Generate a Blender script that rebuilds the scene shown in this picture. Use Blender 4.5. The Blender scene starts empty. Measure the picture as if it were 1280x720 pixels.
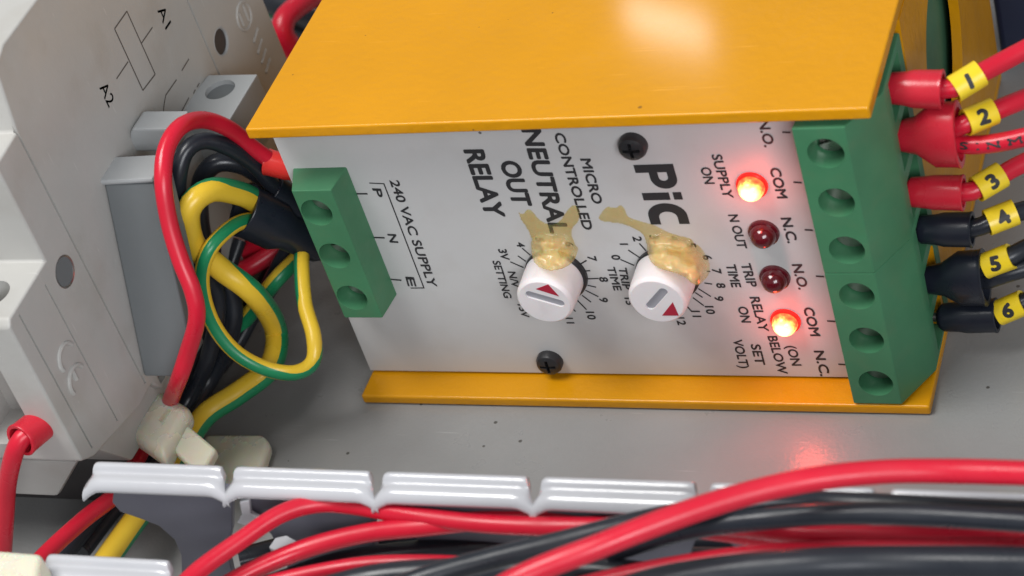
import bpy, bmesh, math, random
from mathutils import Vector, Matrix, Euler
random.seed(7)
SC = bpy.context.scene
COL = SC.collection
S = 0.001                                   # everything below is written in millimetres

# ------------------------------------------------------------------ camera
CAM = Vector((169.917, -238.734, 244.212)); FPX = 2699.51
ROT = Euler((math.radians(50.015), math.radians(15.035), math.radians(17.03)), 'XYZ').to_matrix()
cd = bpy.data.cameras.new('camera'); cam = bpy.data.objects.new('camera', cd); COL.objects.link(cam)
cam.location = CAM * S; cam.rotation_euler = ROT.to_euler()
cd.sensor_width = 36; cd.lens = FPX / 1280 * 36; cd.clip_start = 0.01; cd.clip_end = 20
cd.dof.use_dof = True; cd.dof.focus_distance = 0.352; cd.dof.aperture_fstop = 30
SC.camera = cam

# ------------------------------------------------------------------ light
w = bpy.data.worlds.new('World'); SC.world = w; w.use_nodes = True
bg = w.node_tree.nodes['Background']; bg.inputs[0].default_value = (0.93, 0.96, 1.0, 1); bg.inputs[1].default_value = 0.33
def area(name, loc, target, sx, sy, power, color=(1, 1, 1)):
    l = bpy.data.lights.new(name, 'AREA'); l.shape = 'RECTANGLE'; l.size = sx * S; l.size_y = sy * S
    l.energy = power; l.color = color
    o = bpy.data.objects.new(name, l); COL.objects.link(o); o.location = Vector(loc) * S
    o.rotation_euler = (Vector(target) - Vector(loc)).to_track_quat('-Z', 'Y').to_euler()
    return o
area('window_light', (-150, -150, 660), (20, 0, 20), 340, 260, 4.7, (1.0, 0.985, 0.96))
sk = area('skylight', (-155, 567, 442), (64, 22, 62), 42, 12, 0.06, (1.0, 0.99, 0.97)); sk.rotation_euler = (sk.rotation_euler.to_matrix() @ Matrix.Rotation(math.radians(-32), 3, 'Z')).to_euler()
area('front_light', (380, -480, 330), (40, 0, 30), 340, 240, 2.9, (0.95, 0.97, 1.0))
SC.view_settings.view_transform = 'Standard'; SC.view_settings.look = 'None'
SC.view_settings.exposure = -0.06; SC.view_settings.gamma = 1.0

# ------------------------------------------------------------------ helpers
def at(px, py, **k):
    """point where the line of sight through a pixel meets the plane x=, y= or z="""
    (ax, v), = k.items(); i = 'xyz'.index(ax)
    d = ROT @ Vector(((px - 640) / FPX, -(py - 360) / FPX, -1)); t = (v - CAM[i]) / d[i]
    return CAM + d * t

def mat(name, col, rough=0.5, metal=0.0, spec=0.5, bump=0.0, bscale=900, var=0.0, vscale=60, coat=0.0,
        trans=0.0, emis=None, estr=0.0, scratch=0.0, specks=0.0, speckcol=(0.03, 0.025, 0.02), sscale=260, sss=0.0, ior=1.45, rvar=0.12, grime=0.0):
    m = bpy.data.materials.new(name); m.use_nodes = True; nt = m.node_tree; N = nt.nodes; L = nt.links
    b = N['Principled BSDF']
    b.inputs['Base Color'].default_value = (*col, 1); b.inputs['Roughness'].default_value = rough
    b.inputs['Metallic'].default_value = metal; b.inputs['Specular IOR Level'].default_value = spec
    b.inputs['Coat Weight'].default_value = coat; b.inputs['Coat Roughness'].default_value = 0.12
    b.inputs['Transmission Weight'].default_value = trans; b.inputs['IOR'].default_value = ior
    if sss: b.inputs['Subsurface Weight'].default_value = sss; b.inputs['Subsurface Scale'].default_value = 0.0015
    if emis: b.inputs['Emission Color'].default_value = (*emis, 1); b.inputs['Emission Strength'].default_value = estr
    tc = N.new('ShaderNodeTexCoord'); co = tc.outputs['Object']
    def noise(sc, det=4):
        n = N.new('ShaderNodeTexNoise'); n.inputs['Scale'].default_value = sc; n.inputs['Detail'].default_value = det
        L.new(co, n.inputs['Vector']); return n
    def ramp(src, a, c, lo=0.0, hi=1.0):
        r = N.new('ShaderNodeMapRange'); r.inputs[1].default_value = a; r.inputs[2].default_value = c
        r.inputs[3].default_value = lo; r.inputs[4].default_value = hi; L.new(src, r.inputs[0]); return r.outputs[0]
    cur = None
    if var:
        n = noise(vscale, 6); f = ramp(n.outputs['Fac'], 0.3, 0.7, 1 - var, 1 + var * 0.6)
        mx = N.new('ShaderNodeMix'); mx.data_type = 'RGBA'; mx.blend_type = 'MULTIPLY'; mx.inputs[0].default_value = 1
        mx.inputs[6].default_value = (*col, 1)
        cb = N.new('ShaderNodeCombineColor'); [L.new(f, cb.inputs[i]) for i in range(3)]
        L.new(cb.outputs[0], mx.inputs[7]); cur = mx.outputs[2]
    if grime:
        n = noise(vscale * 2.3, 8); f = ramp(n.outputs['Fac'], 0.52, 0.75, 0, grime)
        mx = N.new('ShaderNodeMix'); mx.data_type = 'RGBA'; L.new(f, mx.inputs[0])
        if cur: L.new(cur, mx.inputs[6])
        else: mx.inputs[6].default_value = (*col, 1)
        mx.inputs[7].default_value = (0.20, 0.15, 0.09, 1); cur = mx.outputs[2]
    if scratch:
        for rz, sx in ((0.6, 60), (-0.9, 75), (0.1, 50)):
            mp = N.new('ShaderNodeMapping'); mp.inputs['Rotation'].default_value = (0, 0.3, rz); mp.inputs['Scale'].default_value = (sx, sx*26, sx*3); L.new(co, mp.inputs['Vector'])
            n = N.new('ShaderNodeTexNoise'); n.inputs['Scale'].default_value = 1; n.inputs['Detail'].default_value = 2; L.new(mp.outputs[0], n.inputs['Vector'])
            f = ramp(n.outputs['Fac'], 0.73, 0.79, 0, scratch)
            mx = N.new('ShaderNodeMix'); mx.data_type = 'RGBA'; L.new(f, mx.inputs[0])
            if cur: L.new(cur, mx.inputs[6])
            else: mx.inputs[6].default_value = (*col, 1)
            mx.inputs[7].default_value = tuple(min(1, c*1.5 + .06) for c in col) + (1,); cur = mx.outputs[2]
    if specks:
        v = N.new('ShaderNodeTexVoronoi'); v.inputs['Scale'].default_value = sscale; L.new(co, v.inputs['Vector'])
        wn = N.new('ShaderNodeTexWhiteNoise'); L.new(v.outputs['Position'], wn.inputs['Vector'])
        rad = ramp(wn.outputs['Value'], 1 - specks, 1.0, 0.0, 0.17)
        lt = N.new('ShaderNodeMath'); lt.operation = 'LESS_THAN'; L.new(v.outputs['Distance'], lt.inputs[0]); L.new(rad, lt.inputs[1])
        sm = N.new('ShaderNodeMath'); sm.operation = 'MULTIPLY'; sm.inputs[1].default_value = 0.8; L.new(lt.outputs[0], sm.inputs[0])
        mx = N.new('ShaderNodeMix'); mx.data_type = 'RGBA'; L.new(sm.outputs[0], mx.inputs[0])
        if cur: L.new(cur, mx.inputs[6])
        else: mx.inputs[6].default_value = (*col, 1)
        mx.inputs[7].default_value = (*speckcol, 1); cur = mx.outputs[2]
    if cur: L.new(cur, b.inputs['Base Color'])
    if rvar:
        n = noise(140, 5); L.new(ramp(n.outputs['Fac'], 0.3, 0.7, max(0.03, rough - rvar), rough + rvar), b.inputs['Roughness'])
    if bump:
        n = noise(bscale, 5); bp = N.new('ShaderNodeBump'); bp.inputs['Strength'].default_value = bump
        bp.inputs['Distance'].default_value = 0.0002; L.new(n.outputs['Fac'], bp.inputs['Height']); L.new(bp.outputs[0], b.inputs['Normal'])
    return m

M = {}
M['plate'] = mat('powder_coated_plate', (0.25, 0.25, 0.248), 0.31, scratch=.4, spec=0.7, bump=0.3, bscale=1500, var=0.10, vscale=38, specks=0.10, sscale=420, grime=.05, rvar=0.05)
M['yellow'] = mat('yellow_paint', (0.60, 0.262, 0.003), 0.42, scratch=.35, spec=0.22, bump=0.7, bscale=620, var=0.05, vscale=50, specks=0.03, speckcol=(0.18, 0.08, 0.01), sscale=480, coat=0.28)
M['yellow'].node_tree.nodes['Principled BSDF'].inputs['Coat Roughness'].default_value = 0.10
M['panel'] = mat('silver_white_label_panel', (0.50, 0.50, 0.50), 0.42, bump=0.12, bscale=1500, var=0.04, vscale=45, specks=0.015, sscale=420, grime=0.10, metal=0.0)
M['green'] = mat('green_terminal_plastic', (0.050, 0.185, 0.090), 0.45, bump=0.15, bscale=900, var=0.12, vscale=90, grime=0.10)
M['pcb'] = mat('dark_green_board', (0.06, 0.16, 0.09), 0.6, var=0.2)
M['screw'] = mat('zinc_screw', (0.42, 0.40, 0.38), 0.35, metal=1.0, var=0.2, vscale=400)
M['black'] = mat('black_screw_plastic', (0.018, 0.018, 0.02), 0.38, bump=0.3, bscale=1500)
M['ink'] = mat('black_print', (0.022, 0.022, 0.025), 0.55, rvar=0)
M['cinkgrey'] = mat('grey_engraved_print', (0.10, 0.09, 0.08), 0.6, rvar=0)
M['wknob'] = mat('white_knob_plastic', (0.72, 0.68, 0.69), 0.38, sss=0.15, bump=0.15, bscale=600, var=0.05, vscale=150, grime=0.08)
M['kslot'] = mat('grey_knob_slot', (0.30, 0.30, 0.33), 0.5)
M['kred'] = mat('dark_red_pointer', (0.36, 0.012, 0.035), 0.4)
M['cream'] = mat('contactor_plastic', (0.43, 0.425, 0.405), 0.42, scratch=.25, bump=0.2, bscale=700, var=0.06, vscale=40, grime=0.18)
M['tan'] = mat('contactor_plastic_warm', (0.40, 0.36, 0.31), 0.45, bump=0.2, bscale=700, var=0.08, vscale=60)
M['gray'] = mat('grey_block_plastic', (0.14, 0.152, 0.158), 0.45, bump=0.2, bscale=700, var=0.06, vscale=60)
M['lgray'] = mat('light_grey_plastic', (0.37, 0.385, 0.39), 0.45, bump=0.2, bscale=700, var=0.06, vscale=60)
M['dark'] = mat('dark_recess_plastic', (0.05, 0.045, 0.045), 0.5)
M['red'] = mat('red_pvc', (0.54, 0.010, 0.030), 0.33, bump=0.10, bscale=500, var=0.08, vscale=80, sss=0.05)
M['redboot'] = mat('red_boot_plastic', (0.52, 0.018, 0.035), 0.30, bump=0.18, bscale=500, var=0.10, vscale=120, sss=0.08)
M['redlite'] = mat('orange_red_boot_plastic', (0.64, 0.03, 0.025), 0.30, var=0.05, sss=0.1)
M['blackw'] = mat('black_pvc', (0.016, 0.019, 0.026), 0.34, bump=0.10, bscale=500, var=0.15, vscale=80)
M['blackboot'] = mat('black_boot_plastic', (0.012, 0.015, 0.024), 0.36, bump=0.2, bscale=500, var=0.15, vscale=120)
M['yw'] = mat('earth_yellow_pvc', (0.72, 0.48, 0.035), 0.34, bump=0.12, bscale=500, var=0.08, vscale=80)
M['gw'] = mat('earth_green_pvc', (0.012, 0.22, 0.09), 0.34, bump=0.12, bscale=500, var=0.08, vscale=80)
M['marker'] = mat('yellow_marker_plastic', (0.76, 0.55, 0.02), 0.33, var=0.06, vscale=200, bump=0.15, bscale=700)
M['duct'] = mat('white_duct_plastic', (0.45, 0.455, 0.48), 0.2, bump=0.1, bscale=300, var=0.05, vscale=60, coat=0.8, rvar=0.05)
M['ductshade'] = mat('duct_wall_shaded', (0.10, 0.10, 0.125), 0.4, var=0.08, vscale=80)  # darker copy of the duct plastic, shade inside the duct put into the colour
M['nylon'] = mat('natural_nylon', (0.86, 0.83, 0.68), 0.28, trans=0.30, sss=0.6, var=0.05, vscale=200, bump=0.15, bscale=600)
def glue_mat():
    m = bpy.data.materials.new('amber_hot_glue'); m.use_nodes = True; nt = m.node_tree; N = nt.nodes; L = nt.links
    b = N['Principled BSDF']; b.inputs['Base Color'].default_value = (0.76, 0.56, 0.23, 1); b.inputs['Roughness'].default_value = 0.16
    b.inputs['Subsurface Weight'].default_value = 0.6; b.inputs['Subsurface Scale'].default_value = 0.002; b.inputs['Coat Weight'].default_value = 0.6; b.inputs['Coat Roughness'].default_value = 0.06
    t = N.new('ShaderNodeBsdfTransparent'); t.inputs[0].default_value = (0.97, 0.93, 0.80, 1)
    mx = N.new('ShaderNodeMixShader'); tc = N.new('ShaderNodeTexCoord'); n = N.new('ShaderNodeTexNoise'); n.inputs['Scale'].default_value = 260; L.new(tc.outputs['Object'], n.inputs['Vector'])
    mr = N.new('ShaderNodeMapRange'); mr.inputs[1].default_value = .3; mr.inputs[2].default_value = .7; mr.inputs[3].default_value = -.06; mr.inputs[4].default_value = .10; L.new(n.outputs['Fac'], mr.inputs[0])
    at_ = N.new('ShaderNodeAttribute'); at_.attribute_name = 'thickness'; ma = N.new('ShaderNodeMath'); ma.operation = 'MULTIPLY_ADD'; ma.inputs[1].default_value = .5
    L.new(at_.outputs['Fac'], ma.inputs[0]); L.new(mr.outputs[0], ma.inputs[2]); ad = N.new('ShaderNodeMath'); ad.operation = 'ADD'; ad.use_clamp = True; ad.inputs[1].default_value = .06
    L.new(ma.outputs[0], ad.inputs[0]); L.new(ad.outputs[0], mx.inputs[0])
    nb = N.new('ShaderNodeTexNoise'); nb.inputs['Scale'].default_value = 420; L.new(tc.outputs['Object'], nb.inputs['Vector'])
    bp = N.new('ShaderNodeBump'); bp.inputs['Strength'].default_value = .35; bp.inputs['Distance'].default_value = .0006; L.new(nb.outputs['Fac'], bp.inputs['Height']); L.new(bp.outputs[0], b.inputs['Normal']); L.new(bp.outputs[0], b.inputs['Coat Normal']); L.new(t.outputs[0], mx.inputs[1]); L.new(b.outputs[0], mx.inputs[2]); L.new(mx.outputs[0], N['Material Output'].inputs[0])
    return m
M['glue'] = glue_mat()
M['navy'] = mat('dark_blue_plastic', (0.012, 0.017, 0.04), 0.4, var=0.2)
M['ledoff'] = mat('dark_red_led', (0.10, 0.004, 0.010), 0.14, coat=0.6, rvar=0, trans=0.25)
M['ledrim'] = mat('red_led_rim', (0.55, 0.01, 0.01), 0.25, rvar=0, emis=(1, 0.02, 0.01), estr=0.8)

def led_on_mat():
    m = bpy.data.materials.new('lit_red_led'); m.use_nodes = True; nt = m.node_tree; N = nt.nodes; L = nt.links
    b = N['Principled BSDF']; b.inputs['Base Color'].default_value = (0.8, 0.05, 0.02, 1); b.inputs['Roughness'].default_value = 0.2
    tc = N.new('ShaderNodeTexCoord'); v = N.new('ShaderNodeVectorMath'); v.operation = 'MULTIPLY'; v.inputs[1].default_value = (1, 0, 1)
    L.new(tc.outputs['Object'], v.inputs[0]); ln = N.new('ShaderNodeVectorMath'); ln.operation = 'LENGTH'; L.new(v.outputs[0], ln.inputs[0])
    n = N.new('ShaderNodeTexNoise'); n.inputs['Scale'].default_value = 1400; L.new(tc.outputs['Object'], n.inputs['Vector'])
    ad = N.new('ShaderNodeMath'); ad.operation = 'MULTIPLY_ADD'; ad.inputs[1].default_value = 0.0009; L.new(n.outputs['Fac'], ad.inputs[0]); L.new(ln.outputs['Value'], ad.inputs[2])
    mr = N.new('ShaderNodeMapRange'); mr.inputs[1].default_value = 0.0; mr.inputs[2].default_value = 0.0028; L.new(ad.outputs[0], mr.inputs[0])
    cr = N.new('ShaderNodeValToRGB'); e = cr.color_ramp.elements
    e[0].position = 0.50; e[0].color = (1.0, 0.72, 0.36, 1); e[1].position = 0.95; e[1].color = (1.0, 0.02, 0.01, 1)
    k = e.new(0.76); k.color = (1.0, 0.40, 0.09, 1); k = e.new(0.87); k.color = (1.0, 0.09, 0.02, 1)
    L.new(mr.outputs[0], cr.inputs[0]); L.new(cr.outputs[0], b.inputs['Emission Color']); b.inputs['Emission Strength'].default_value = 3.2
    return m
M['ledon'] = led_on_mat()

def finish(me, mats, smooth=30):
    for m in (mats if isinstance(mats, (list, tuple)) else [mats]): me.materials.append(M[m])
    if smooth:
        for p in me.polygons: p.use_smooth = True
        me.set_sharp_from_angle(angle=math.radians(smooth))

def link(name, bm, mats, parent=None, smooth=30, bevel=0, seg=2, origin=None):
    """bm in mm, world coordinates; becomes one mesh object (child of parent, origins kept)"""
    if bevel:
        bm.normal_update()
        ed = [e for e in bm.edges if len(e.link_faces) == 2 and e.calc_face_angle(0) > math.radians(35)]
        bmesh.ops.bevel(bm, geom=ed, offset=bevel, segments=seg, affect='EDGES', profile=0.5, clamp_overlap=True)
    bmesh.ops.recalc_face_normals(bm, faces=bm.faces)
    if parent is not None:
        base = Vector(parent['_o']); loc = Vector((0, 0, 0))
        if origin is not None: loc = Vector(origin) - base; base = Vector(origin)
    else:
        if origin is None:
            xs = [v.co for v in bm.verts]
            origin = Vector((sum(c.x for c in xs) / len(xs), sum(c.y for c in xs) / len(xs), min(c.z for c in xs)))
        base = Vector(origin); loc = base
    for v in bm.verts: v.co = (v.co - base) * S
    me = bpy.data.meshes.new(name); bm.to_mesh(me); bm.free(); finish(me, mats, smooth)
    o = bpy.data.objects.new(name, me); COL.objects.link(o); o.location = loc * S
    o['_o'] = tuple(base)
    if parent is not None: o.parent = parent
    return o

def thing(name, label, cat, loc, group=None):
    o = bpy.data.objects.new(name, None); COL.objects.link(o); o.location = Vector(loc) * S
    o.empty_display_size = 0.005; o['_o'] = tuple(loc); o['label'] = label; o['category'] = cat
    if group: o['group'] = group
    return o
def tag(o, label, cat, group=None):
    o['label'] = label; o['category'] = cat
    if group: o['group'] = group
    return o

def bm_box(x0, x1, y0, y1, z0, z1, bm=None):
    bm = bm or bmesh.new()
    vs = [bm.verts.new(p) for p in ((x0,y0,z0),(x1,y0,z0),(x1,y1,z0),(x0,y1,z0),(x0,y0,z1),(x1,y0,z1),(x1,y1,z1),(x0,y1,z1))]
    for f in ((0,3,2,1),(4,5,6,7),(0,1,5,4),(1,2,6,5),(2,3,7,6),(3,0,4,7)): bm.faces.new([vs[i] for i in f])
    return bm
def bm_prism(pts, d, bm=None):
    """polygon of 3-D points swept by vector d"""
    bm = bm or bmesh.new(); d = Vector(d)
    a = [bm.verts.new(Vector(p)) for p in pts]; b = [bm.verts.new(Vector(p) + d) for p in pts]
    bm.faces.new(a); bm.faces.new(b[::-1]); n = len(a)
    for i in range(n): bm.faces.new((a[i], b[i], b[(i+1) % n], a[(i+1) % n]))
    return bm
def bm_cyl(c, axis, prof, n=40, bm=None, sq=None):
    """surface of revolution: prof = [(distance along axis, radius)...]; closed with end caps"""
    bm = bm or bmesh.new(); a = Vector(axis).normalized(); u = a.orthogonal().normalized(); v = a.cross(u)
    rings = []
    for t, r in prof:
        rings.append([bm.verts.new(Vector(c) + a * t + (u * math.cos(2*math.pi*k/n) + v * math.sin(2*math.pi*k/n)) * max(r, 1e-4)) for k in range(n)])
    for i in range(len(rings) - 1):
        for k in range(n): bm.faces.new((rings[i][k], rings[i][(k+1) % n], rings[i+1][(k+1) % n], rings[i+1][k]))
    bm.faces.new(rings[0][::-1]); bm.faces.new(rings[-1]); return bm

def spline(P, step=1.2):
    P = [Vector(p) for p in P]; out = []
    Q = [2*P[0]-P[1]] + P + [2*P[-1]-P[-2]]
    for i in range(1, len(Q) - 2):
        a, b, c, d = Q[i-1], Q[i], Q[i+1], Q[i+2]; n = max(2, int((c-b).length / step))
        for k in range(n):
            t = k / n
            out.append(0.5 * ((2*b) + (-a + c)*t + (2*a - 5*b + 4*c - d)*t*t + (-a + 3*b - 3*c + d)*t**3))
    out.append(P[-1]); return out
def frames(C, up=(0, 0, 1)):
    T = [(C[min(i+1, len(C)-1)] - C[max(i-1, 0)]).normalized() for i in range(len(C))]
    u = Vector(up) - T[0] * Vector(up).dot(T[0])
    if u.length < 1e-3: u = T[0].orthogonal()
    u.normalize(); fr = []
    for t in T:
        u = (u - t * u.dot(t)).normalized(); fr.append((t, u, t.cross(u)))
    return fr
def phi_at(lst, f):
    for (a, p), (b, q) in zip(lst, lst[1:]):
        if f <= b: return math.radians(p + (q-p)*(f-a)/max(b-a, 1e-6))
    return math.radians(lst[-1][1])
def bm_striped(P, r, phi, width=.3, n=30, step=1.0):
    """two-colour sheath; phi = [(fraction of length, degrees of the stripe round the wire)...]"""
    bm = bmesh.new(); C = spline(P, step); F = frames(C); rings = []
    for i, (c, (t, _, _)) in enumerate(zip(C, F)):
        u = Vector((170, -239, 244)) - c; u = (u - t*u.dot(t)).normalized(); v = t.cross(u)
        a0 = phi_at(phi, i/(len(C)-1)) - width*math.pi
        rings.append([bm.verts.new(c + (u*math.cos(a0 + 2*math.pi*k/n) + v*math.sin(a0 + 2*math.pi*k/n))*r) for k in range(n)])
    for i in range(len(rings)-1):
        for k in range(n):
            f = bm.faces.new((rings[i][k], rings[i][(k+1) % n], rings[i+1][(k+1) % n], rings[i+1][k]))
            if k < width*n: f.material_index = 1
    bm.faces.new(rings[0][::-1]); bm.faces.new(rings[-1]); return bm
def bm_tube(P, r, n=20, twist=0.0, stripe=None, step=1.2, start=0.0, bm=None, wob=0.0):
    bm = bm or bmesh.new(); C = spline(P, step); F = frames(C); rings = []; ln = 0; ph = random.random() * 9
    for i, (c, (t, u, v)) in enumerate(zip(C, F)):
        if i: ln += (C[i] - C[i-1]).length
        rr = r * (1 + wob * math.sin(ln * 0.35 + ph))
        a0 = start + twist * ln
        rings.append([bm.verts.new(c + (u*math.cos(a0 + 2*math.pi*k/n) + v*math.sin(a0 + 2*math.pi*k/n)) * rr) for k in range(n)])
    for i in range(len(rings)-1):
        for k in range(n):
            f = bm.faces.new((rings[i][k], rings[i][(k+1) % n], rings[i+1][(k+1) % n], rings[i+1][k]))
            if stripe and (k % n) < stripe * n: f.material_index = 1
    bm.faces.new(rings[0][::-1]); bm.faces.new(rings[-1]); return bm

def boolean(o, cutters, op='DIFFERENCE'):
    for cbm in cutters:
        bmesh.ops.recalc_face_normals(cbm, faces=cbm.faces)
        me = bpy.data.meshes.new('cut'); base = Vector(o['_o'])
        for v in cbm.verts: v.co = (v.co - base) * S
        cbm.to_mesh(me); cbm.free(); c = bpy.data.objects.new('cut', me); COL.objects.link(c)
        c.matrix_world = Matrix.Translation(base * S)
        old = o.parent; 
        wl = o.location.copy(); o.parent = None; o.location = base * S
        md = o.modifiers.new('b', 'BOOLEAN'); md.operation = op; md.object = c; md.solver = 'EXACT'
        bpy.context.view_layer.update(); dg = bpy.context.evaluated_depsgraph_get()
        nm = bpy.data.meshes.new_from_object(o.evaluated_get(dg)); o.modifiers.clear()
        o.data = nm; o.parent = old; o.location = wl
        bpy.data.objects.remove(c)
    for p in o.data.polygons: p.use_smooth = True
    o.data.set_sharp_from_angle(angle=math.radians(30))
def join_bms(lst):
    out = bmesh.new()
    for b in lst:
        me = bpy.data.meshes.new('t'); b.to_mesh(me); b.free(); out.from_mesh(me); bpy.data.meshes.remove(me)
    return out

def text_bm(s, fit=None, cap=None, bold=0.0, shear=0.0, depth=0.0):
    """flat lettering in its own plane: x reading, y up, baseline at 0, width and cap height in mm"""
    cu = bpy.data.curves.new('t', 'FONT'); cu.body = s; cu.size = 1; cu.shear = shear
    cu.resolution_u = 4; cu.extrude = 0
    o = bpy.data.objects.new('t', cu); COL.objects.link(o); bpy.context.view_layer.update()
    me = bpy.data.meshes.new_from_object(o.evaluated_get(bpy.context.evaluated_depsgraph_get()))
    bpy.data.objects.remove(o); bpy.data.curves.remove(cu)
    bm = bmesh.new(); bm.from_mesh(me); bpy.data.meshes.remove(me)
    xs = [v.co.x for v in bm.verts]; x0, x1 = min(xs), max(xs); H = 0.73
    e = bold * cap * .55
    for v in bm.verts:
        v.co.x = e + (v.co.x - x0) * ((fit - 2*e) / (x1 - x0) if fit else cap / H); v.co.y = e + v.co.y / H * (cap - 2*e); v.co.z = 0
    if e > 0:
        me = bpy.data.meshes.new('t'); bm.to_mesh(me); bm.clear()
        for k in range(8):
            a = 2*math.pi*k/8; b2 = bmesh.new(); b2.from_mesh(me)
            for v in b2.verts: v.co += Vector((e*math.cos(a), e*math.sin(a), 0.0004*k))
            m2 = bpy.data.meshes.new('t'); b2.to_mesh(m2); b2.free(); bm.from_mesh(m2); bpy.data.meshes.remove(m2)
        bpy.data.meshes.remove(me)
    return bm

# ------------------------------------------------------------------ setting: the grey back plate
bm = bm_box(-330, 420, -220, 420, -2.5, 0)
plate = link('back_plate', bm, 'plate', bevel=0.3); plate['kind'] = 'structure'

# ------------------------------------------------------------------ the relay module
relay = thing('relay_module', 'yellow relay module with white printed front, two white knobs and red lamps', 'relay', (50, 44, 0))
H, TH, DEP = 61.6, 2.1, 88.0
link('top_cover', bm_box(-0.4, 99.8, 0, DEP, H - TH, H), 'yellow', relay, bevel=0.38, seg=3)
link('bottom_cover', bm_box(0, 100, 0, DEP, 0.15, TH), 'yellow', relay, bevel=0.45, seg=3)
# right end wall, cut by slanting vents
def yz(px, py, x=100.0):
    p = at(px, py, x=x); return (p.y, p.z)
wall = link('side_wall', bm_prism([(98.2, 17.5, TH), (98.2, DEP - .2, TH), (98.2, DEP - .2, H - TH - .02), (98.2, 24, H - TH - .02), (98.2, 23.5, 52)], (1.7, 0, 0)), 'yellow', relay)
ov = []
a, b_ = Vector(yz(1176, -55)), Vector(yz(1188, 190)); cc = (a + b_) / 2; ax = (b_ - a) / 2; wd = (Vector(yz(1206, 45)) - Vector(yz(1161, 45))).length / 2
pr = Vector((-ax.y, ax.x)).normalized(); wd = abs((Vector(yz(1206, 50)) - Vector(yz(1161, 50))).dot(pr)) / 2
for k in range(36):
    t = 2*math.pi*k/36; q = cc + ax * math.cos(t) + pr * wd * math.sin(t) * (1.0)
    ov.append((97, q.x, max(q.y, TH + 3)))
boolean(wall, [bm_prism(ov, (4, 0, 0))])
link('circuit_board', bm_box(95.6, 96.8, 26, 84, 4, 57), 'pcb', relay)
link('end_wall', bm_box(0.3, 2.0, 26, DEP - .2, TH, H - TH - .02), 'yellow', relay)
link('rear_wall', bm_box(2.1, 98.1, DEP - 2, DEP - .25, TH, H - TH - .02), 'yellow', relay)
panel = link('front_panel', bm_prism([(0, 5.8, TH + .5), (95, 5.8, TH + .5), (95, 5.8, H - TH - .1), (0, 5.8, H - TH - .1)], (0, 1.1, 0)), 'panel', relay, bevel=0.12)
PY = 5.74
# lettering, reading downwards
def panel_xz(px, py, y=5.8):
    p = at(px, py, y=y); return Vector((p.x, p.z))
def ptext(s, a, b, cap, bold=0.018, shear=0.0, name='lettering', straight=False, dy=0.0):
    A, B = panel_xz(*a), panel_xz(*b); w = (B - A).length
    if straight: B = Vector((A.x, A.y - w))
    d = (B - A).normalized(); n = Vector((-d.y, d.x))           # n = letter 'up' = towards +x
    bm = text_bm(s, w, cap, bold, shear)
    for v in bm.verts:
        q = A + d * v.co.x + n * v.co.y; v.co = Vector((q.x, PY + dy - v.co.z, q.y))
    return link(name, bm, 'ink', relay, smooth=0)
T = [('RELAY', (578.7,186.7), (607,271), 3.75, .085), ('OUT', (623.7,200.6), (641,257), 3.6, .085), ('NEUTRAL', (651,160.5), (688,291.7), 3.5, .085),
     ('CONTROLLED', (692,166), (729,287), 1.85, .075), ('MICRO', (725,198), (741,254.5), 1.85, .075),
     ('SUPPLY', (889,193), (904.5,247.5), 1.75, .06), ('ON', (875,209), (881,230), 1.75, .06), ('N OUT', (909.8,268), (922,310.4), 1.7, .06),
     ('TRIP', (925.5,329), (934.5,358.4), 1.75, .06), ('TIME', (906.8,330), (914.5,359), 1.75, .06), ('RELAY', (936.8,371), (949.3,414), 1.75, .06),
     ('ON', (921.8,383), (927,403), 1.75, .06), ('(ON', (982.5,432), (990,457), 1.75, .06), ('BELOW', (959,419.8), (973,467), 1.75, .06),
     ('SET', (938,430), (944.7,455.7), 1.75, .06), ('VOLT)', (915.4,424), (925,460), 1.75, .06),
     ('COM', (961.4,209.7), (971.5,248), 1.8, .075), ('N.C.', (975.5,272), (984.6,304), 1.8, .075), ('N.O.', (989.4,330), (998.3,362), 1.8, .075),
     ('COM', (1003.6,384), (1013,420), 1.8, .075), ('N.C.', (1017,438), (1025.5,470), 1.8, .075), ('N.O.', (947,150), (955.5,184), 1.8, .075),
     ('240 VAC SUPPLY', (486.5,225), (535.5,358), 1.8, .06), ('P', (465,235), (468.3,246), 1.7, .075), ('N', (484,292), (487.4,303), 1.7, .075), ('E', (506.5,345.5), (510,357.5), 1.7, .075)]
for s, a, b, c, bd in T: ptext(s, a, b, c, bd)
# heavy slanted trade word
def pxo(u, v):                      # u down the word, v up the letters, in mm from its start; letters slant
    A = panel_xz(791.7, 206); d = (panel_xz(814, 281) - A).normalized(); n = Vector((-d.y, d.x))
    q = A + d*u + n*v; return Vector((q.x, PY, q.y))
LW = (panel_xz(814, 281) - panel_xz(791.7, 206)).length / 13.0
def bold_letter(outer, hole=None):
    bm = bmesh.new()
    def loop(pts): 
        vs = [bm.verts.new(pxo(u*LW, v)) for u, v in pts]; return [bm.edges.new((vs[k], vs[(k+1) % len(vs)])) for k in range(len(vs))]
    ed = loop(outer) + (loop(hole) if hole else [])
    bmesh.ops.triangle_fill(bm, edges=ed, use_beauty=True)
    link('lettering', bm, 'ink', relay, smooth=0)
def arcp(cu, cv, ru, rv, a0, a1, n=14): return [(cu + ru*math.cos(math.radians(a0+(a1-a0)*k/n)), cv + rv*math.sin(math.radians(a0+(a1-a0)*k/n))) for k in range(n+1)]
bold_letter([(0,0),(1.7,0),(1.7,2.1)] + arcp(3.0,4.25,2.2,2.15,-90,90) + [(0,6.4)], [(1.7,3.5)] + arcp(2.75,4.25,.75,.75,-90,90) + [(1.7,5.0)])
bold_letter([(6.0,0),(7.6,0),(7.6,4.4),(6.0,4.4)]); bold_letter([(6.0,5.0),(7.6,5.0),(7.6,6.4),(6.0,6.4)])
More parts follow.
